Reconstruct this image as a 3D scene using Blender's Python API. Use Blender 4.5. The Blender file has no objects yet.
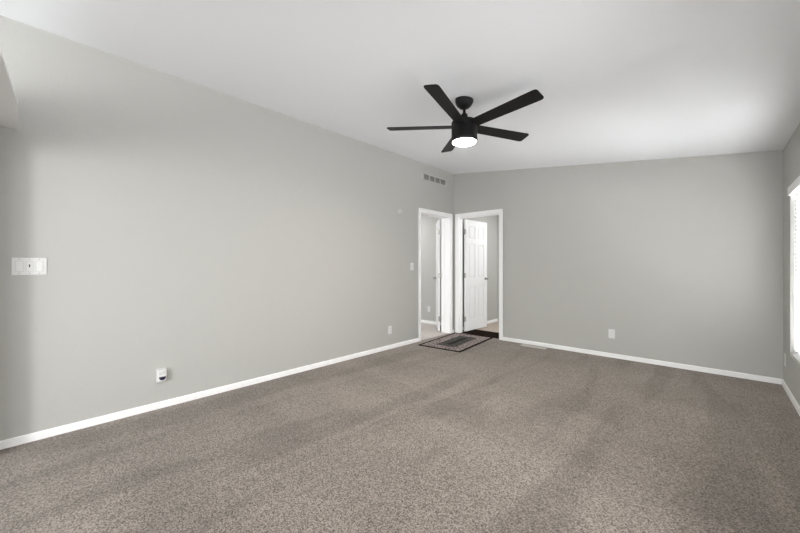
import bpy, bmesh, math, random
from mathutils import Vector, Matrix

random.seed(7)
S = bpy.context.scene
COL = S.collection

# ------------------------------------------------------------------ camera
F_PX = 341.15
cam_d = bpy.data.cameras.new('camera')
cam_d.sensor_fit = 'HORIZONTAL'
cam_d.sensor_width = 36.0
cam_d.lens = F_PX / 800.0 * 36.0
cam_d.shift_y = -1.17 / 800.0
cam_d.clip_start = 0.02
cam = bpy.data.objects.new('camera', cam_d)
COL.objects.link(cam)
cam.location = (3.4273, -5.1398, 1.2)
cam.rotation_euler = (math.pi / 2, 0, 0.744)
S.camera = cam

# ------------------------------------------------------------------ world, daylight, exposure
S.view_settings.view_transform = 'Standard'
S.view_settings.look = 'None'
S.view_settings.gamma = 1.0
S.view_settings.use_curve_mapping = False
S.view_settings.exposure = 2.03

W = bpy.data.worlds.new('overcast_sky')
S.world = W
W.use_nodes = True
W.node_tree.nodes['Background'].inputs['Color'].default_value = (0.97, 0.985, 1.0, 1)
W.node_tree.nodes['Background'].inputs['Strength'].default_value = 0.74

PI = math.pi


def daylight(name, loc, rot, sx, sy, power, color=(0.98, 0.99, 1.0)):
    l = bpy.data.lights.new(name, 'AREA')
    l.shape = 'RECTANGLE'
    l.size, l.size_y = sx, sy
    l.energy = power
    l.color = color
    o = bpy.data.objects.new(name, l)
    COL.objects.link(o)
    o.location = loc
    o.rotation_euler = rot
    return o


# each stands outside an opening and shines in through it, the window pair tipped up to brighten the ceiling
UP = math.radians(28)
daylight('daylight_far_window', (4.45, -1.12, 0.95), (0, PI / 2 + UP, 0), 1.7, 1.6, 92)
daylight('daylight_added_window', (4.45, -3.45, 0.95), (0, PI / 2 + UP, 0), 1.7, 1.6, 17)  # belongs to the unseen window added for the left wall's light
daylight('daylight_patio_door', (4.0, -9.6, 1.0), (PI / 2, 0, 0.80), 0.9, 1.95, 40)
# unseen fills added to brighten the two rooms beyond the doorways
daylight('rear_room_fill', (1.0, 0.95, 2.35), (0, 0, 0), 0.3, 0.3, 3.8)
daylight('side_room_fill', (-1.5, -0.35, 2.40), (0, 0, 0), 0.3, 0.3, 5.0)

# ------------------------------------------------------------------ room dimensions
RW = 3.9403          # width of the room along the far wall
HL, HR = 2.8324, 2.3603
TL = 0.172           # thickness of the left wall
TB = 0.12            # thickness of the far wall


def ceil_z(x):
    return HL + (HR - HL) * x / RW


# ------------------------------------------------------------------ materials
def new_mat(name):
    m = bpy.data.materials.new(name)
    m.use_nodes = True
    nt = m.node_tree
    return m, nt, nt.nodes['Principled BSDF']


def simple(name, col, rough=0.5, metal=0.0, bump=None, spec=0.5):
    m, nt, b = new_mat(name)
    b.inputs['Base Color'].default_value = (*col, 1)
    b.inputs['Roughness'].default_value = rough
    b.inputs['Metallic'].default_value = metal
    b.inputs['Specular IOR Level'].default_value = spec
    n = nt.nodes.new('ShaderNodeTexNoise')
    tc = nt.nodes.new('ShaderNodeTexCoord')
    nt.links.new(tc.outputs['Object'], n.inputs['Vector'])
    sc, st, dist = bump if bump else (60.0, 0.03, 0.001)
    n.inputs['Scale'].default_value = sc
    n.inputs['Detail'].default_value = 3
    bp = nt.nodes.new('ShaderNodeBump')
    bp.inputs['Strength'].default_value = st
    bp.inputs['Distance'].default_value = dist
    nt.links.new(n.outputs['Fac'], bp.inputs['Height'])
    nt.links.new(bp.outputs['Normal'], b.inputs['Normal'])
    return m


M = {}
M['wall'] = simple('wall_paint', (0.468, 0.464, 0.440), 0.62, bump=(55.0, 0.22, 0.004), spec=0.3)
M['ceiling'] = simple('ceiling_paint', (0.885, 0.895, 0.912), 0.8, bump=(60.0, 0.2, 0.004), spec=0.2)
M['trim'] = simple('white_trim_paint', (0.92, 0.92, 0.915), 0.35)
M['door'] = simple('white_door_paint', (0.76, 0.76, 0.76), 0.4, bump=(120.0, 0.04, 0.001))
M['plate'] = simple('white_plastic', (0.70, 0.70, 0.685), 0.35)
M['rocker'] = simple('white_switch_plastic', (0.74, 0.74, 0.73), 0.3)
M['slot'] = simple('dark_slot', (0.03, 0.03, 0.03), 0.6)
M['black'] = simple('matte_black_metal', (0.006, 0.006, 0.006), 0.5, spec=0.25)
M['blade'] = simple('black_wood_blade', (0.009, 0.0085, 0.008), 0.55, bump=(40.0, 0.1, 0.001), spec=0.25)
M['nickel'] = simple('satin_nickel', (0.42, 0.41, 0.39), 0.32, metal=1.0)
M['screw'] = simple('painted_screw', (0.36, 0.36, 0.35), 0.4)
M['grille'] = simple('grey_painted_grille', (0.50, 0.497, 0.47), 0.5)
M['grille_dark'] = simple('grille_shade', (0.14, 0.14, 0.13), 0.8)
M['register'] = simple('pale_register_metal', (0.55, 0.53, 0.50), 0.5)
M['lens_dark'] = simple('dark_violet_lens', (0.018, 0.014, 0.045), 0.25)
M['binding'] = simple('dark_brown_binding', (0.016, 0.012, 0.010), 1.0, bump=(300, 0.4, 0.002), spec=0.05)
M['mat_brown'] = simple('dark_brown_mat', (0.012, 0.0065, 0.004), 1.0, bump=(250, 0.5, 0.003), spec=0.05)
M['sensor'] = simple('off_white_plastic', (0.55, 0.545, 0.52), 0.4)
M['shelf'] = simple('white_shelf_paint', (0.90, 0.90, 0.90), 0.5)


def carpet(name, light, dark, streak=0.22):
    m, nt, b = new_mat(name)
    N, L = nt.nodes, nt.links
    tc = N.new('ShaderNodeTexCoord')
    b.inputs['Roughness'].default_value = 1.0
    b.inputs['Specular IOR Level'].default_value = 0.05
    b.inputs['Sheen Weight'].default_value = 0.30
    b.inputs['Sheen Roughness'].default_value = 0.5
    b.inputs['Sheen Tint'].default_value = (0.9, 0.86, 0.82, 1)

    def noise(scale, detail, vec=None, rough=0.6):
        n = N.new('ShaderNodeTexNoise')
        n.inputs['Scale'].default_value = scale
        n.inputs['Detail'].default_value = detail
        n.inputs['Roughness'].default_value = rough
        L.new(vec if vec is not None else tc.outputs['Object'], n.inputs['Vector'])
        return n

    def ramp(src, p0, c0, p1, c1):
        r = N.new('ShaderNodeValToRGB')
        r.color_ramp.elements[0].position = p0
        r.color_ramp.elements[0].color = (*c0, 1)
        r.color_ramp.elements[1].position = p1
        r.color_ramp.elements[1].color = (*c1, 1)
        L.new(src, r.inputs['Fac'])
        return r

    # every tuft has its own shade, clumped into slightly larger curls
    vor = N.new('ShaderNodeTexVoronoi')
    vor.inputs['Scale'].default_value = 185.0
    L.new(tc.outputs['Object'], vor.inputs['Vector'])
    sep = N.new('ShaderNodeSeparateColor')
    L.new(vor.outputs['Color'], sep.inputs[0])
    curl = noise(105.0, 4, rough=0.85)
    half = N.new('ShaderNodeMath')
    half.operation = 'MULTIPLY'
    half.inputs[1].default_value = 0.30
    L.new(sep.outputs[0], half.inputs[0])
    mixf = N.new('ShaderNodeMath')
    mixf.operation = 'MULTIPLY_ADD'
    mixf.inputs[1].default_value = 0.70
    L.new(curl.outputs['Fac'], mixf.inputs[0])
    L.new(half.outputs[0], mixf.inputs[2])
    tuft = ramp(mixf.outputs[0], 0.33, dark, 0.68, light)
    # the nap lies one way or the other in strips left by the vacuum cleaner
    mp = N.new('ShaderNodeMapping')
    mp.inputs['Rotation'].default_value = (0, 0, math.radians(8))
    mp.inputs['Scale'].default_value = (2.6, 0.45, 1.0)
    L.new(tc.outputs['Object'], mp.inputs['Vector'])
    st = noise(1.0, 2.5, mp.outputs['Vector'], 0.5)
    st.inputs['Distortion'].default_value = 0.7
    s1 = ramp(st.outputs['Fac'], 0.42, (1 - streak,) * 3, 0.54, (1 + 0.0,) * 3)
    mp2 = N.new('ShaderNodeMapping')
    mp2.inputs['Rotation'].default_value = (0, 0, math.radians(-38))
    mp2.inputs['Scale'].default_value = (0.55, 1.9, 1.0)
    mp2.inputs['Location'].default_value = (3.1, 1.7, 0)
    L.new(tc.outputs['Object'], mp2.inputs['Vector'])
    st2 = noise(1.0, 2.0, mp2.outputs['Vector'], 0.5)
    s2 = ramp(st2.outputs['Fac'], 0.36, (1 - streak * 0.8,) * 3, 0.6, (1.0,) * 3)
    mid = noise(18.0, 3)
    s3 = ramp(mid.outputs['Fac'], 0.3, (0.93,) * 3, 0.7, (1.05,) * 3)
    cur = tuft.outputs['Color']
    for s in (s1, s2, s3):
        mx = N.new('ShaderNodeMix')
        mx.data_type = 'RGBA'
        mx.blend_type = 'MULTIPLY'
        mx.inputs['Factor'].default_value = 1.0
        L.new(cur, mx.inputs['A'])
        L.new(s.outputs['Color'], mx.inputs['B'])
        cur = mx.outputs['Result']
    L.new(cur, b.inputs['Base Color'])
    bp = N.new('ShaderNodeBump')
    bp.inputs['Strength'].default_value = 0.7
    bp.inputs['Distance'].default_value = 0.006
    L.new(mixf.outputs[0], bp.inputs['Height'])
    L.new(bp.outputs['Normal'], b.inputs['Normal'])
    return m


M['carpet'] = carpet('taupe_carpet', (0.44, 0.380, 0.333), (0.060, 0.047, 0.038))
M['carpet_pale'] = carpet('pale_carpet', (0.66, 0.61, 0.575), (0.34, 0.30, 0.275), 0.05)
M['carpet_tan'] = carpet('tan_carpet', (0.60, 0.50, 0.42), (0.33, 0.26, 0.21), 0.04)


def rug_material(hx, hy):
    """dark centre panel in a pinkish grey flowered field, by distance from the rug's own edges"""
    m, nt, b = new_mat('rug_pattern')
    N, L = nt.nodes, nt.links
    b.inputs['Roughness'].default_value = 1.0
    b.inputs['Specular IOR Level'].default_value = 0.05
    tc = N.new('ShaderNodeTexCoord')
    sp = N.new('ShaderNodeSeparateXYZ')
    L.new(tc.outputs['Object'], sp.inputs[0])

    def math_(op, a, c=None):
        n = N.new('ShaderNodeMath')
        n.operation = op
        for i, v in enumerate((a, c)):
            if v is None:
                continue
            if isinstance(v, (int, float)):
                n.inputs[i].default_value = v
            else:
                L.new(v, n.inputs[i])
        return n.outputs[0]

    dx = math_('SUBTRACT', hx, math_('ABSOLUTE', sp.outputs[0]))
    dy = math_('SUBTRACT', hy, math_('ABSOLUTE', sp.outputs[1]))
    d = math_('MINIMUM', dx, dy)                    # distance to the nearest edge
    vo = N.new('ShaderNodeTexVoronoi')
    vo.inputs['Scale'].default_value = 34.0
    L.new(tc.outputs['Object'], vo.inputs['Vector'])
    fl = N.new('ShaderNodeValToRGB')
    e = fl.color_ramp.elements
    e[0].position = 0.20
    e[0].color = (0.42, 0.36, 0.34, 1)
    e[1].position = 0.75
    e[1].color = (0.13, 0.105, 0.10, 1)
    L.new(vo.outputs['Distance'], fl.inputs['Fac'])
    nz = N.new('ShaderNodeTexNoise')
    nz.inputs['Scale'].default_value = 60.0
    L.new(tc.outputs['Object'], nz.inputs['Vector'])
    ce = N.new('ShaderNodeValToRGB')
    c = ce.color_ramp.elements
    c[0].position = 0.35
    c[0].color = (0.035, 0.034, 0.032, 1)
    c[1].position = 0.7
    c[1].color = (0.13, 0.125, 0.115, 1)
    L.new(nz.outputs['Fac'], ce.inputs['Fac'])

    def pick(mask, a, bb):
        mx = N.new('ShaderNodeMix')
        mx.data_type = 'RGBA'
        L.new(mask, mx.inputs['Factor'])
        for k, v in (('A', a), ('B', bb)):
            if isinstance(v, tuple):
                mx.inputs[k].default_value = (*v, 1)
            else:
                L.new(v, mx.inputs[k])
        return mx.outputs['Result']

    cur = pick(math_('GREATER_THAN', d, 0.035), (0.03, 0.023, 0.02), fl.outputs['Color'])
    cur = pick(math_('GREATER_THAN', d, 0.195), cur, (0.05, 0.045, 0.04))
    cur = pick(math_('GREATER_THAN', d, 0.21), cur, ce.outputs['Color'])
    cur = pick(math_('GREATER_THAN', d, 0.315), cur, (0.03, 0.028, 0.026))
    L.new(cur, b.inputs['Base Color'])
    bp = N.new('ShaderNodeBump')
    bp.inputs['Strength'].default_value = 0.5
    bp.inputs['Distance'].default_value = 0.003
    n2 = N.new('ShaderNodeTexNoise')
    n2.inputs['Scale'].default_value = 260.0
    L.new(tc.outputs['Object'], n2.inputs['Vector'])
    L.new(n2.outputs['Fac'], bp.inputs['Height'])
    L.new(bp.outputs['Normal'], b.inputs['Normal'])
    return m


def glass_material():
    m, nt, b = new_mat('clear_window_glass')
    N, L = nt.nodes, nt.links
    tr = N.new('ShaderNodeBsdfTransparent')
    gl = N.new('ShaderNodeBsdfGlossy')
    gl.inputs['Roughness'].default_value = 0.02
    fr = N.new('ShaderNodeFresnel')
    fr.inputs['IOR'].default_value = 1.45
    mx = N.new('ShaderNodeMixShader')
    L.new(fr.outputs[0], mx.inputs[0])
    L.new(tr.outputs[0], mx.inputs[1])
    L.new(gl.outputs[0], mx.inputs[2])
    L.new(mx.outputs[0], N['Material Output'].inputs['Surface'])
    return m


def blind_material():
    m, nt, b = new_mat('white_vinyl_slat')
    N, L = nt.nodes, nt.links
    b.inputs['Base Color'].default_value = (0.88, 0.88, 0.88, 1)
    b.inputs['Roughness'].default_value = 0.4
    tl = N.new('ShaderNodeBsdfTranslucent')
    tl.inputs['Color'].default_value = (0.9, 0.9, 0.9, 1)
    mx = N.new('ShaderNodeMixShader')
    mx.inputs[0].default_value = 0.16
    L.new(b.outputs[0], mx.inputs[1])
    L.new(tl.outputs[0], mx.inputs[2])
    L.new(mx.outputs[0], N['Material Output'].inputs['Surface'])
    return m


def lamp_material():
    m, nt, b = new_mat('lit_frosted_lens')
    b.inputs['Base Color'].default_value = (0.9, 0.88, 0.84, 1)
    b.inputs['Roughness'].default_value = 0.4
    b.inputs['Emission Color'].default_value = (1.0, 0.93, 0.80, 1)
    b.inputs['Emission Strength'].default_value = 62.0
    return m


M['glass'] = glass_material()
M['blind'] = blind_material()
M['lamp'] = lamp_material()


# ------------------------------------------------------------------ mesh helpers
def box(bm, x0, x1, y0, y1, z0, z1, bevel=0.0, seg=2, mat=None):
    vs = [bm.verts.new((x, y, z)) for x in (x0, x1) for y in (y0, y1) for z in (z0, z1)]
    idx = [(0, 1, 3, 2), (4, 6, 7, 5), (0, 4, 5, 1), (2, 3, 7, 6), (0, 2, 6, 4), (1, 5, 7, 3)]
    fs = [bm.faces.new([vs[i] for i in q]) for q in idx]
    if bevel > 0:
        es = list({e for f in fs for e in f.edges})
        r = bmesh.ops.bevel(bm, geom=es, offset=bevel, segments=seg, affect='EDGES', profile=0.5)
        vs = list({v for f in r['faces'] for v in f.verts} | {v for v in vs if v.is_valid})
    if mat is not None:
        for v in vs:
            if v.is_valid:
                v.co = mat @ v.co
    return vs


def prism(bm, pts, axis, a, b):
    """extrude a 2D outline along an axis: 'x' -> (y,z), 'y' -> (x,z), 'z' -> (x,y)"""
    def co(p, t):
        return {'x': (t, p[0], p[1]), 'y': (p[0], t, p[1]), 'z': (p[0], p[1], t)}[axis]
    lo = [bm.verts.new(co(p, a)) for p in pts]
    hi = [bm.verts.new(co(p, b)) for p in pts]
    n = len(pts)
    bm.faces.new(lo)
    bm.faces.new(hi[::-1])
    for i in range(n):
        bm.faces.new((lo[i], hi[i], hi[(i + 1) % n], lo[(i + 1) % n]))
    return lo + hi


def lathe(bm, prof, seg=40, mat=Matrix.Identity(4)):
    """revolve (radius, height) pairs about z; zero radius closes the end"""
    rings = []
    for r, z in prof:
        if r < 1e-6:
            rings.append([bm.verts.new(mat @ Vector((0, 0, z)))])
        else:
            rings.append([bm.verts.new(mat @ Vector((r * math.cos(2 * PI * k / seg), r * math.sin(2 * PI * k / seg), z))) for k in range(seg)])
    for A, B in zip(rings, rings[1:]):
        for k in range(seg):
            j = (k + 1) % seg
            q = [A[k], A[j], B[j], B[k]] if len(A) > 1 and len(B) > 1 else ([A[0], B[j], B[k]] if len(A) == 1 else [A[k], A[j], B[0]])
            bm.faces.new(q)


def build(name, bm, mat, parent=None, smooth=False, loc=None, rot=None):
    bmesh.ops.recalc_face_normals(bm, faces=bm.faces[:])
    me = bpy.data.meshes.new(name)
    bm.to_mesh(me)
    bm.free()
    me.materials.append(mat)
    if smooth:
        for p in me.polygons:
            p.use_smooth = True
        try:
            me.set_sharp_from_angle(angle=math.radians(38))
        except Exception:
            pass
    o = bpy.data.objects.new(name, me)
    COL.objects.link(o)
    if parent is not None:
        o.parent = parent
    if loc is not None:
        o.location = loc
    if rot is not None:
        o.rotation_euler = rot
    return o


def struct(name, bm, mat, parent=None, **k):
    o = build(name, bm, mat, parent, **k)
    if parent is None:
        o['kind'] = 'structure'
    return o


def tag(o, label, cat, group=None):
    o['label'] = label
    o['category'] = cat
    if group:
        o['group'] = group
    return o


def thing(name, label, cat, loc=(0, 0, 0), rot=(0, 0, 0), group=None):
    o = bpy.data.objects.new(name, None)
    o.empty_display_size = 0.1
    COL.objects.link(o)
    o.location = loc
    o.rotation_euler = rot
    return tag(o, label, cat, group)


# ------------------------------------------------------------------ floor and ceiling
YB = -6.8
bm = bmesh.new()
box(bm, -0.02, RW + 0.14, YB, TB * 0.5, -0.1, 0.0)
struct('floor', bm, M['carpet'])
bm = bmesh.new()
box(bm, -2.7, -0.02, YB, 0.6, -0.1, 0.0)
struct('floor_side', bm, M['carpet_pale'])
bm = bmesh.new()
box(bm, -0.02, RW + 0.14, TB * 0.5, 2.4, -0.1, 0.0)
struct('floor_rear', bm, M['carpet_tan'])

bm = bmesh.new()
prism(bm, [(-0.09, ceil_z(-0.09)), (RW + 0.14, ceil_z(RW + 0.14)), (RW + 0.14, ceil_z(RW + 0.14) + 0.1), (-0.09, ceil_z(-0.09) + 0.1)], 'y', YB, 2.4)
struct('ceiling', bm, M['ceiling'])
bm = bmesh.new()
box(bm, -2.6, -0.09, -3.0, 0.6, 2.5, 2.6)
struct('ceiling_side', bm, M['ceiling'])

# ------------------------------------------------------------------ walls
LD0, LD1 = -0.945, -0.112      # left doorway, rough opening along y
BD0, BD1 = 0.095, 0.889        # far doorway, rough opening along x
DH = 2.055                     # rough opening height
bm = bmesh.new()
box(bm, -TL, 0, YB, LD0, 0, HL + 0.01)
box(bm, -TL, 0, LD1, TB, 0, HL + 0.01)
box(bm, -TL, 0, LD0, LD1, DH, HL + 0.01)
struct('wall_left', bm, M['wall'])

e = 0.01
bm = bmesh.new()
prism(bm, [(0, 0), (BD0, 0), (BD0, ceil_z(BD0) + e), (0, ceil_z(0) + e)], 'y', 0, TB)
prism(bm, [(BD1, 0), (RW, 0), (RW, ceil_z(RW) + e), (BD1, ceil_z(BD1) + e)], 'y', 0, TB)
prism(bm, [(BD0, DH), (BD1, DH), (BD1, ceil_z(BD1) + e), (BD0, ceil_z(BD0) + e)], 'y', 0, TB)
struct('wall_back', bm, M['wall'])

W1 = (-1.80, -0.43, 0.375, 1.895)        # far window: y0, y1, z0, z1
W2 = (-4.10, -2.80, 0.375, 1.895)  # second window, out of view, added to light the left wall
bm = bmesh.new()
x0, x1 = RW, RW + 0.14
zt = HR + 0.005
cuts = sorted([W1, W2])
y = YB
for (a, b, z0, z1) in cuts:
    box(bm, x0, x1, y, a, 0, zt)
    box(bm, x0, x1, a, b, 0, z0)
    box(bm, x0, x1, a, b, z1, zt)
    y = b
box(bm, x0, x1, y, TB, 0, zt)
struct('wall_right', bm, M['wall'])

# wall of the room behind the far doorway, and its own end wall
bm = bmesh.new()
box(bm, -0.12, 0.0, TB, 1.75, 0, HL)
struct('wall_rear_left', bm, M['wall'])
bm = bmesh.new()
box(bm, 0.0, 2.6, 1.66, 1.75, 0, 2.5)
struct('wall_rear_end', bm, M['wall'])
# wall seen through the left doorway
SY = 0.45
bm = bmesh.new()
box(bm, -2.6, -TL, SY, SY + 0.1, 0, 2.5)
struct('wall_side_room', bm, M['wall'])

bm = bmesh.new()
box(bm, -2.7, -2.6, -3.0, SY + 0.1, 0, 2.6)
struct('wall_side_blocker', bm, M['wall'])  # out of view, added to cut the light entering the side room

# short return wall and dropped header behind the camera's left shoulder
bm = bmesh.new()
box(bm, 0.0, 0.165, -5.42, -5.31, 0, 2.0)
box(bm, 0.0, RW, -5.42, -5.31, 1.95, 2.30)
struct('wall_partition', bm, M['wall'])
bm = bmesh.new()
prism(bm, [(0.0, -5.191), (0.537, -5.183), (1.199, -5.224), (2.3, -5.30), (2.3, -5.31), (0.0, -5.31)], 'z', 2.105, 2.125)
struct('trim_1', bm, M['shelf'])


# ------------------------------------------------------------------ baseboards
BH, BT = 0.055, 0.012


def base_profile(s=1):
    return [(0, 0), (s * BT, 0), (s * BT, BH - 0.008), (s * BT * 0.45, BH), (0, BH)]


CW = 0.066      # casing width
L_C0, L_C1 = LD0 - CW + 0.012, LD1 + CW - 0.012
B_C0, B_C1 = BD0 - CW + 0.012, BD1 + CW - 0.012
bm = bmesh.new()
prism(bm, base_profile(), 'y', -5.31, L_C0)
prism(bm, base_profile(), 'y', L_C1, 0.0)
struct('baseboard_left', bm, M['trim'])
bm = bmesh.new()
prism(bm, base_profile(-1), 'x', B_C1, RW - BT)
struct('baseboard_back', bm, M['trim'])
bm = bmesh.new()
prism(bm, [(RW + p[0], p[1]) for p in base_profile(-1)], 'y', YB, 0.0)
struct('baseboard_right', bm, M['trim'])
bm = bmesh.new()
prism(bm, base_profile(), 'y', TB, 1.66)
struct('baseboard_rear', bm, M['trim'])
bm = bmesh.new()
prism(bm, [(SY + p[0], p[1]) for p in base_profile(-1)], 'x', -2.6, -TL)
struct('baseboard_side_room', bm, M['trim'])


# ------------------------------------------------------------------ door frames (jamb, stop and casing in one)
def frame_local(width, depth):
    """frame in a local system: u along the wall from 0..width (rough opening), v depth from room face 0..depth, z up"""
    bm = bmesh.new()
    jt = 0.018
    box(bm, 0, jt, -0.001, depth + 0.001, 0, DH, 0.0015, 1)
    box(bm, width - jt, width, -0.001, depth + 0.001, 0, DH, 0.0015, 1)
    box(bm, jt, width - jt, -0.001, depth + 0.001, DH - jt, DH, 0.0015, 1)
    s0, s1 = depth - 0.075, depth - 0.04           # door stop
    box(bm, jt, jt + 0.011, s0, s1, 0, DH - jt, 0.002, 1)
    box(bm, width - jt - 0.011, width - jt, s0, s1, 0, DH - jt, 0.002, 1)
    box(bm, jt + 0.011, width - jt - 0.011, s0, s1, DH - jt - 0.011, DH - jt, 0.002, 1)
    o = CW - 0.012
    for v0, v1, vo0, vo1 in ((-0.011, 0, -0.017, 0), (depth, depth + 0.011, depth, depth + 0.017)):
        # flat inner band with a thicker outer back band, mitred look
        for (a, b) in ((-o, 0.012), (width - 0.012, width + o)):
            box(bm, a, b, v0, v1, 0, DH + 0.0, 0.002, 1)
        box(bm, -o, width + o, v0, v1, DH - 0.012, DH + o, 0.002, 1)
        box(bm, -o, -o + 0.02, vo0, vo1, 0, DH + o, 0.003, 1)
        box(bm, width + o - 0.02, width + o, vo0, vo1, 0, DH + o, 0.003, 1)
        box(bm, -o, width + o, vo0, vo1, DH + o - 0.02, DH + o, 0.003, 1)
    return bm


def frame_object(name, width, depth, mat4):
    bm = frame_local(width, depth)
    bmesh.ops.transform(bm, matrix=mat4, verts=bm.verts[:])
    return struct(name, bm, M['trim'])


# left wall: u = +y, v = -x ; far wall: u = +x, v = +y
frame_object('trim_2', LD1 - LD0, TL, Matrix(((0, -1, 0, 0), (1, 0, 0, LD0), (0, 0, 1, 0), (0, 0, 0, 1))))
frame_object('trim_3', BD1 - BD0, TB, Matrix(((1, 0, 0, BD0), (0, 1, 0, 0), (0, 0, 1, 0), (0, 0, 0, 1))))


# ------------------------------------------------------------------ six-panel doors
def door_leaf(name, loc, rotz, width, flip):
    """hinge edge at local x = 0, leaf along +x, thickness along +-y (flip), bottom at z = 0"""
    T = 0.035
    H = 2.005
    bm = bmesh.new()
    st, mid = 0.105, 0.10
    rails = [(0, 0.215), (0.80, 0.955), (1.56, 1.66), (H - 0.115, H)]
    box(bm, 0.002, width - 0.002, 0.013, T - 0.013, 0.002, H - 0.002)            # core sheet at the panel depth
    box(bm, 0, st, 0, T, 0, H, 0.003, 1)
    box(bm, width - st, width, 0, T, 0, H, 0.003, 1)
    box(bm, width / 2 - mid / 2, width / 2 + mid / 2, 0.0005, T - 0.0005, 0.1, H - 0.05, 0.003, 1)
    for a, b in rails:
        box(bm, st - 0.004, width - st + 0.004, 0.0003, T - 0.0003, a, b, 0.003, 1)
    cols = [(st, width / 2 - mid / 2), (width / 2 + mid / 2, width - st)]
    for (a, b) in cols:
        for (r0, r1) in zip(rails, rails[1:]):
            g = 0.020
            box(bm, a + g, b - g, 0.002, T - 0.002, r0[1] + g, r1[0] - g, 0.0075, 2)  # raised field
    if not flip:
        for v in bm.verts:
            v.co.y -= T
    o = struct(name, bm, M['door'], loc=loc, rot=(0, 0, rotz))
    yc = T / 2 if flip else -T / 2
    # knobs on both faces
    kb = bmesh.new()
    for s in (1, -1):
        m4 = Matrix.Translation((width - 0.065, yc + s * T / 2, 0.93)) @ Matrix.Rotation(-s * PI / 2, 4, 'X')
        lathe(kb, [(0.0, 0.0), (0.031, 0.0), (0.031, 0.004), (0.026, 0.009), (0.011, 0.012), (0.010, 0.030), (0.018, 0.034),
                   (0.026, 0.043), (0.027, 0.052), (0.021, 0.061), (0.0, 0.064)], 24, m4)
    k = build('door_knob', kb, M['nickel'], o, smooth=True)
    k['label'] = 'satin nickel round door knob'
    for z in (0.22, 1.0, 1.78):
        hb = bmesh.new()
        box(hb, -0.002, 0.0005, yc - 0.0165, yc + 0.0165, z - 0.045, z + 0.045, 0.0003, 1)
        yk = T + 0.003 if not flip else -0.003
        yk = yc + (T / 2 + 0.004) * (1 if not flip else -1)
        lathe(hb, [(0, z - 0.046), (0.0055, z - 0.046), (0.0055, z + 0.046), (0, z + 0.046)], 12, Matrix.Translation((-0.004, yk, 0)))
        h = build('hinge', hb, M['nickel'], o, smooth=True)
    return o


# the left door has swung right round into the side room, the far door stands square to its frame
d1 = door_leaf('door_1', (-TL - 0.016, LD1 - 0.037, 0.018), math.radians(130), 0.70, True)
d2 = door_leaf('door_2', (BD0 + 0.070, TB + 0.014, 0.018), math.radians(87.5), 0.725, True)
d1['label'] = 'white panel door seen edge-on, swung open beyond the left doorway'
d1['category'] = 'door'
d2['label'] = 'white six-panel door standing open beyond the far-wall doorway'
d2['category'] = 'door'

# ------------------------------------------------------------------ window in the right wall
def window(name, WW):
    w = bpy.data.objects.new(name, None)
    COL.objects.link(w)
    w.location = (RW, (WW[0] + WW[1]) / 2, WW[2])
    w['kind'] = 'structure'
    ww, wh = WW[1] - WW[0], WW[3] - WW[2]
    bm = bmesh.new()
    f0, f1, ft = 0.085, 0.13, 0.04
    box(bm, f0, f1, -ww / 2, -ww / 2 + ft, 0, wh, 0.003, 1)
    box(bm, f0, f1, ww / 2 - ft, ww / 2, 0, wh, 0.003, 1)
    box(bm, f0, f1, -ww / 2 + ft, ww / 2 - ft, 0, ft, 0.003, 1)
    box(bm, f0, f1, -ww / 2 + ft, ww / 2 - ft, wh - ft, wh, 0.003, 1)
    box(bm, f0 - 0.004, f1, -ww / 2 + ft, ww / 2 - ft, wh / 2 - 0.02, wh / 2 + 0.02, 0.003, 1)
    build('window_frame', bm, M['trim'], w)
    bm = bmesh.new()
    box(bm, 0.106, 0.110, -ww / 2 + ft, ww / 2 - ft, ft, wh - ft)
    build('pane', bm, M['glass'], w)
    bm = bmesh.new()
    box(bm, 0.0, 0.085, -ww / 2, ww / 2, 0.0, 0.006, 0.002, 1)
    build('window_sill', bm, M['wall'], w)
    return w, ww, wh


w, ww, wh = window('window_1', W1)
w['label'] = 'tall low-silled window in the right-hand wall behind white blinds'
w['category'] = 'window'
w2, _, _ = window('window_added', W2)
w2['label'] = 'unseen bare window added in the right-hand wall, nearer the camera than the blinds'
w2['category'] = 'window'

bl = thing('window_blind', 'white horizontal slatted blind closed over the window in the right-hand wall', 'blind', (RW + 0.035, (W1[0] + W1[1]) / 2, W1[2] + 0.01))
hw = ww / 2 - 0.008
bh = wh - 0.012
bm = bmesh.new()
box(bm, -0.028, 0.028, -hw, hw, bh - 0.045, bh, 0.003, 1)
build('headrail', bm, M['blind'], bl)
bm = bmesh.new()
box(bm, -0.052, -0.036, -hw - 0.03, hw + 0.012, bh - 0.06, bh + 0.018, 0.005, 2)
build('valance', bm, M['trim'], bl)
bm = bmesh.new()
n = int((bh - 0.10) / 0.0365)
for i in range(n):
    z = 0.045 + i * 0.0365
    m4 = Matrix.Translation((0, 0, z)) @ Matrix.Rotation(math.radians(58), 4, 'Y')
    # shallow curved slat, three strips across
    xs = [(-0.024, -0.0), (-0.008, 0.0022), (0.008, 0.0022), (0.024, 0.0)]
    top = [[bm.verts.new(m4 @ Vector((a, yy, b + 0.0011))) for a, b in xs] for yy in (-hw, hw)]
    bot = [[bm.verts.new(m4 @ Vector((a, yy, b - 0.0011))) for a, b in xs] for yy in (-hw, hw)]
    for k in range(3):
        bm.faces.new((top[0][k], top[0][k + 1], top[1][k + 1], top[1][k]))
        bm.faces.new((bot[0][k], bot[1][k], bot[1][k + 1], bot[0][k + 1]))
        for q in (0, 1):
            bm.faces.new((top[q][k], bot[q][k], bot[q][k + 1], top[q][k + 1]))
    for k in (0, 3):
        bm.faces.new((top[0][k], top[1][k], bot[1][k], bot[0][k]))
build('slats', bm, M['blind'], bl)
bm = bmesh.new()
box(bm, -0.025, 0.025, -hw, hw, 0.004, 0.022, 0.003, 1)
build('bottom_rail', bm, M['blind'], bl)
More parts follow.
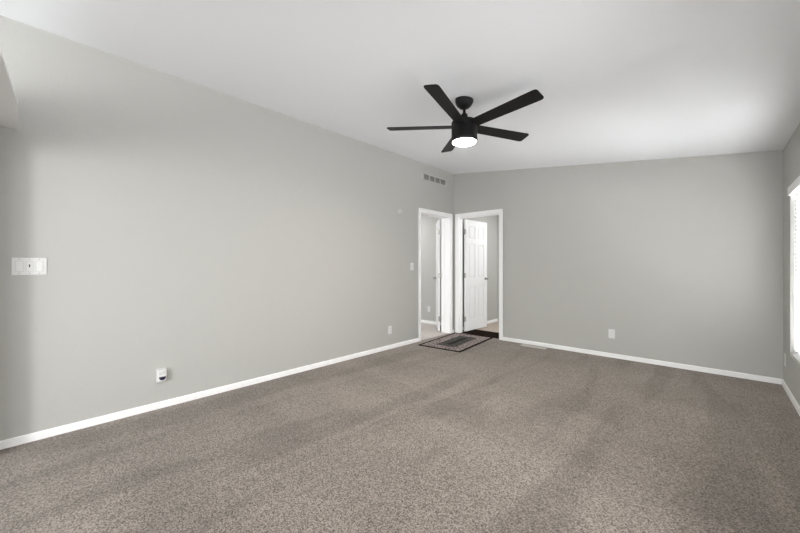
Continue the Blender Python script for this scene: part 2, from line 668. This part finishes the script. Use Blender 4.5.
for yy in (-hw * 0.62, 0.0, hw * 0.78):
    bm = bmesh.new()
    for xx in (-0.027, 0.026):
        box(bm, xx, xx + 0.0012, yy - 0.008, yy + 0.008, 0.02, bh - 0.04)
    build('ladder_tape', bm, M['trim'], bl)


# ------------------------------------------------------------------ rugs
RX, RY, RR = 0.35, 0.59, math.radians(5.5)
rc = Vector((0.455, -0.577, 0))
rug = thing('rug', 'small patterned rug with dark border and dark centre panel before the doorways', 'rug', (rc.x, rc.y, 0.0), (0, 0, RR))
bm = bmesh.new()
box(bm, -RX + 0.004, RX - 0.004, -RY + 0.004, RY - 0.004, 0.0005, 0.008, 0.002, 2)
build('pile', bm, rug_material(RX, RY), rug)
bm = bmesh.new()
for a, b, c, d in ((-RX, RX, -RY, -RY + 0.018), (-RX, RX, RY - 0.018, RY), (-RX, -RX + 0.018, -RY, RY), (RX - 0.018, RX, -RY, RY)):
    box(bm, a, b, c, d, 0.0005, 0.010, 0.003, 2)
o = build('binding', bm, M['binding'], rug)
o['label'] = 'dark brown edge binding'

bm = bmesh.new()
box(bm, 0.128, 0.858, 0.056, 0.485, 0.0005, 0.009, 0.003, 2)
o = build('doormat', bm, M['mat_brown'])
tag(o, 'plain dark brown mat lying inside the doorway, below the open six-panel door', 'mat')


# ------------------------------------------------------------------ wall plates. local: x across, y out of the wall, z up
def wall_rot(face):
    return {'left': (0, 0, -PI / 2), 'right': (0, 0, PI / 2), 'back': (0, 0, PI)}[face]


def plate_bm(w_, h_, t_=0.006):
    bm = bmesh.new()
    box(bm, -w_ / 2, w_ / 2, 0, t_, -h_ / 2, h_ / 2, 0.0025, 2)
    return bm


def screw(parent, x, z, y=0.006):
    bm = bmesh.new()
    lathe(bm, [(0, 0), (0.0032, 0), (0.0026, 0.0012), (0, 0.0014)], 12, Matrix.Translation((x, y, z)) @ Matrix.Rotation(-PI / 2, 4, 'X'))
    return build('screw', bm, M['screw'], parent, smooth=True)


def outlet(label, loc, face, group=None):
    o = thing('wall_outlet', label, 'outlet', loc, wall_rot(face), group)
    build('cover_plate', plate_bm(0.072, 0.117), M['plate'], o)
    for s in (1, -1):
        bm = bmesh.new()
        box(bm, -0.017, 0.017, 0.005, 0.0085, s * 0.0195 - 0.0135, s * 0.0195 + 0.0135, 0.003, 2)
        r = build('receptacle', bm, M['rocker'], o)
        bm = bmesh.new()
        for xx in (-0.0065, 0.0065):
            box(bm, xx - 0.0012, xx + 0.0012, 0.008, 0.0090, s * 0.0195 - 0.002, s * 0.0195 + 0.007)
        lathe(bm, [(0, 0), (0.0024, 0), (0.0024, 0.0006), (0, 0.0006)], 10, Matrix.Translation((0, 0.0085, s * 0.0195 - 0.008)) @ Matrix.Rotation(-PI / 2, 4, 'X'))
        sl = build('slots', bm, M['slot'], r)
        sl['label'] = 'dark plug slots'
    screw(o, 0, 0)
    return o


outlet('white outlet low on the far wall to the right of the doorway', (2.446, 0, 0.308), 'back')
outlet('white outlet low on the left wall nearest the left doorway', (0, -1.631, 0.272), 'left')
outlet('white outlet low on the right-hand wall between far corner and window', (RW, -0.150, 0.28), 'right')
outlet('white outlet on the inner wall seen through the left doorway', (-0.905, SY, 0.30), 'back')

# single toggle switch by the left doorway
sw = thing('light_switch', 'small white single toggle switch beside the left doorway', 'light switch', (0, -1.148, 1.183), wall_rot('left'))
build('cover_plate', plate_bm(0.072, 0.117), M['plate'], sw)
bm = bmesh.new()
box(bm, -0.0055, 0.0055, 0.004, 0.0068, -0.013, 0.013)
build('toggle_slot', bm, M['screw'], sw)
bm = bmesh.new()
box(bm, -0.004, 0.004, 0.0, 0.019, -0.004, 0.005, 0.001, 1, Matrix.Translation((0, 0.003, 0)) @ Matrix.Rotation(math.radians(25), 4, 'X'))
build('toggle', bm, M['rocker'], sw)
for z in (-0.03, 0.03):
    screw(sw, 0, z)

# three-gang plate at the near end of the left wall
tg = thing('switch_plate', 'wide white three-gang switch plate on the near end of the left wall', 'light switch', (0, -5.139, 1.193), wall_rot('left'))
build('cover_plate', plate_bm(0.164, 0.116), M['plate'], tg)
for xx, kind in ((-0.046, 'rocker'), (0.0, 'dimmer'), (0.046, 'rocker')):
    bm = bmesh.new()
    for (a, b, c, d) in ((-0.0172, 0.0172, -0.0345, -0.0335), (-0.0172, 0.0172, 0.0335, 0.0345), (-0.0172, -0.0162, -0.0345, 0.0345), (0.0162, 0.0172, -0.0345, 0.0345)):
        box(bm, xx + a, xx + b, 0.0055, 0.0064, c, d)
    build('reveal', bm, M['screw'], tg)
    bm = bmesh.new()
    if kind == 'rocker':
        # two faces meeting in a shallow ridge
        prism(bm, [(0.005, -0.033), (0.0075, -0.033), (0.0115, 0.033), (0.005, 0.033)], 'x', xx - 0.0158, xx + 0.0158)
        build('rocker', bm, M['rocker'], tg)
    else:
        box(bm, xx - 0.0158, xx + 0.0158, 0.005, 0.0085, -0.033, 0.020, 0.001, 1)
        dm = build('dimmer_pad', bm, M['rocker'], tg)
        bm = bmesh.new()
        box(bm, xx - 0.003, xx + 0.003, 0.0085, 0.0095, -0.012, 0.014)
        sl = build('slider_slot', bm, M['slot'], dm)
        sl['label'] = 'dark slider slot'
        bm = bmesh.new()
        box(bm, xx - 0.0045, xx + 0.0045, 0.0085, 0.0150, -0.016, -0.006, 0.001, 1)
        build('slider', bm, M['rocker'], dm)
    for z in (-0.048, 0.048):
        screw(tg, xx, z)

# plug-in device on the left wall
nl = thing('plug_in_night_light', 'white plug-in device with dark violet half-round lens, low on left wall', 'night light', (0, -4.388, 0.276), wall_rot('left'))
bm = bmesh.new()
box(bm, -0.036, 0.036, 0.0, 0.006, -0.057, 0.057, 0.0025, 2)
build('back_plate', bm, M['plate'], nl)
bm = bmesh.new()
box(bm, -0.033, 0.033, 0.0055, 0.040, -0.050, 0.052, 0.010, 3)
body = build('housing', bm, M['plate'], nl, smooth=True)
bm = bmesh.new()
for z in (0.016, 0.026, 0.036):
    box(bm, -0.022, 0.022, 0.039, 0.0412, z - 0.0015, z + 0.0015, 0.0006, 1)
build('ribs', bm, M['screw'], nl)
bm = bmesh.new()
pts = [(0.025 * math.cos(PI + PI * k / 20), 0.030 * math.sin(PI + PI * k / 20)) for k in range(21)]
pts = [(px, pz - 0.006) for px, pz in pts]
lo = [bm.verts.new((px, 0.037, pz)) for px, pz in pts]
hi = [bm.verts.new((px * 0.9, 0.048, -0.006 + (pz + 0.006) * 0.9)) for px, pz in pts]
bm.faces.new(lo)
bm.faces.new(hi)
for i in range(len(pts)):
    j = (i + 1) % len(pts)
    bm.faces.new((lo[i], lo[j], hi[j], hi[i]))
lz = build('lens', bm, M['lens_dark'], nl)
lz['label'] = 'dark violet half-round lens'

# round sensor up on the left wall
se = thing('wall_sensor', 'small round off-white sensor high on the left wall near the doorway', 'sensor', (0, -1.416, 1.991), wall_rot('left'))
R90 = Matrix.Rotation(-PI / 2, 4, 'X')
bm = bmesh.new()
lathe(bm, [(0, 0), (0.042, 0), (0.042, 0.006), (0.036, 0.010), (0, 0.010)], 32, R90)
build('base', bm, M['sensor'], se, smooth=True)
bm = bmesh.new()
lathe(bm, [(0.033, 0.009), (0.033, 0.020), (0.026, 0.026), (0.012, 0.027), (0, 0.027)], 32, R90)
build('cap', bm, M['sensor'], se, smooth=True)

# return-air grille high on the left wall
vg = thing('air_vent', 'grey four-section air grille high on the left wall under the ceiling', 'vent', (0, -0.563, 2.626), wall_rot('left'))
VW, VH = 0.68, 0.125
bm = bmesh.new()
box(bm, -VW / 2 + 0.01, VW / 2 - 0.01, 0.0005, 0.002, -VH / 2 + 0.01, VH / 2 - 0.01)  # dark sheet standing in for the shade behind the louvres
build('backing', bm, M['grille_dark'], vg)
bm = bmesh.new()
bw, bx = 0.0435, 0.021
box(bm, -VW / 2, VW / 2, 0, 0.009, VH / 2 - bx, VH / 2, 0.002, 1)
box(bm, -VW / 2, VW / 2, 0, 0.009, -VH / 2, -VH / 2 + bx, 0.002, 1)
box(bm, -VW / 2, -VW / 2 + bw, 0, 0.009, -VH / 2 + bx, VH / 2 - bx)
box(bm, VW / 2 - bw, VW / 2, 0, 0.009, -VH / 2 + bx, VH / 2 - bx)
inner = VW - 2 * bw
for k in (1, 2, 3):
    xx = -VW / 2 + bw + inner * k / 4
    box(bm, xx - 0.012, xx + 0.012, 0, 0.009, -VH / 2 + bx, VH / 2 - bx)
build('frame', bm, M['grille'], vg)
for k in range(4):
    a = -VW / 2 + bw + inner * k / 4 + (0.012 if k else 0)
    b = -VW / 2 + bw + inner * (k + 1) / 4 - (0.012 if k < 3 else 0)
    bm = bmesh.new()
    nl_ = 7
    for i in range(nl_):
        z = -VH / 2 + bx + (VH - 2 * bx) * (i + 0.5) / nl_
        box(bm, a, b, -0.0045, 0.0045, -0.0006, 0.0006, mat=Matrix.Translation((0, 0.0058, z)) @ Matrix.Rotation(math.radians(-48), 4, 'X'))
    build('louvre_section', bm, M['grille'], vg)
for xx in (-VW / 2 + 0.02, VW / 2 - 0.02):
    screw(vg, xx, 0, 0.009)

# floor register by the far wall
fr = thing('floor_register', 'pale metal floor register in the carpet along the far wall', 'vent', (1.475, -0.118, 0.0))
bm = bmesh.new()
FW, FD = 0.36, 0.105
box(bm, -FW / 2, FW / 2, FD / 2 - 0.018, FD / 2, 0.0005, 0.007, 0.002, 1)
box(bm, -FW / 2, FW / 2, -FD / 2, -FD / 2 + 0.018, 0.0005, 0.007, 0.002, 1)
box(bm, -FW / 2, -FW / 2 + 0.022, -FD / 2 + 0.018, FD / 2 - 0.018, 0.0005, 0.007)
box(bm, FW / 2 - 0.022, FW / 2, -FD / 2 + 0.018, FD / 2 - 0.018, 0.0005, 0.007)
box(bm, -FW / 2 + 0.022, FW / 2 - 0.022, -0.006, 0.006, 0.001, 0.006)
build('frame', bm, M['register'], fr)
bm = bmesh.new()
box(bm, -FW / 2 + 0.02, FW / 2 - 0.02, -FD / 2 + 0.016, FD / 2 - 0.016, 0.0004, 0.001)  # flat dark sheet, its colour gives the shade inside the duct
build('cavity_shade', bm, M['slot'], fr)
bm = bmesh.new()
for i in range(26):
    xx = -FW / 2 + 0.03 + i * 0.012
    for sgn in (-1, 1):
        box(bm, -0.0045, 0.0045, sgn * 0.0205 - 0.0145, sgn * 0.0205 + 0.0145, -0.0006, 0.0006, mat=Matrix.Translation((xx, 0, 0.0045)) @ Matrix.Rotation(math.radians(35), 4, 'Y'))
build('fins', bm, M['register'], fr)

# ------------------------------------------------------------------ ceiling fan
FX, FY = 1.864, -2.634
ZC = ceil_z(FX)
BZ = 2.386
fan = thing('ceiling_fan', 'black five-blade ceiling fan with lit round lamp hanging from ceiling', 'ceiling fan', (FX, FY, ZC))


def zf(z):
    return z - ZC


bm = bmesh.new()
lathe(bm, [(0, 0.0), (0.076, 0.0), (0.077, -0.012), (0.073, -0.028), (0.061, -0.050), (0.040, -0.070), (0.024, -0.078), (0.0, -0.078)], 40)
for v in bm.verts:                       # rim cut to the slope of the ceiling
    if v.co.z > -0.02:
        v.co.z += (HR - HL) / RW * v.co.x
build('canopy', bm, M['black'], fan, smooth=True)
bm = bmesh.new()
lathe(bm, [(0, zf(2.550)), (0.0125, zf(2.550)), (0.0125, zf(2.450)), (0, zf(2.450))], 20)
build('downrod', bm, M['black'], fan, smooth=True)
bm = bmesh.new()
lathe(bm, [(0, zf(2.490)), (0.018, zf(2.490)), (0.026, zf(2.482)), (0.034, zf(2.445)), (0.037, zf(2.418)), (0, zf(2.418))], 28)
build('coupling', bm, M['black'], fan, smooth=True)
bm = bmesh.new()
lathe(bm, [(0, zf(2.424)), (0.085, zf(2.424)), (0.104, zf(2.420)), (0.108, zf(2.412)), (0.108, zf(2.290)), (0.109, zf(2.288)),
           (0.109, zf(2.252)), (0.106, zf(2.248)), (0, zf(2.248))], 56)
build('motor_housing', bm, M['black'], fan, smooth=True)
bm = bmesh.new()
lathe(bm, [(0, zf(2.254)), (0.0985, zf(2.254)), (0.0985, zf(2.248)), (0.094, zf(2.244)), (0.085, zf(2.240)), (0.055, zf(2.236)), (0, zf(2.235))], 56)
ln = build('lamp_lens', bm, M['lamp'], fan, smooth=True)
ln['label'] = 'glowing frosted lamp lens'

PITCH = math.radians(-12)
for k in range(5):
    a = 4.9205 + 2 * PI * k / 5
    bm = bmesh.new()
    r0, r1 = 0.070, 0.673
    w0, w1, t = 0.050, 0.062, 0.0035
    out = [(r0, -w0), (r1 - 0.03, -w1), (r1 - 0.010, -w1 + 0.006), (r1 - 0.002, -w1 + 0.022), (r1, w1 - 0.020), (r1 - 0.008, w1 - 0.006), (r1 - 0.025, w1), (r0, w0)]
    prism(bm, out, 'z', -t, t)
    es = [ed for ed in bm.edges if abs(ed.verts[0].co.z - ed.verts[1].co.z) < 1e-6]
    bmesh.ops.bevel(bm, geom=es, offset=0.0015, segments=1, affect='EDGES')
    m4 = Matrix.Translation((0, 0, zf(2.378))) @ Matrix.Rotation(math.radians(-2.1), 4, 'X') @ Matrix.Rotation(a, 4, 'Z') @ Matrix.Rotation(math.radians(-2.4), 4, 'Y') @ Matrix.Rotation(PITCH, 4, 'X')
    bmesh.ops.transform(bm, matrix=m4, verts=bm.verts[:])
    build('blade', bm, M['blade'], fan)
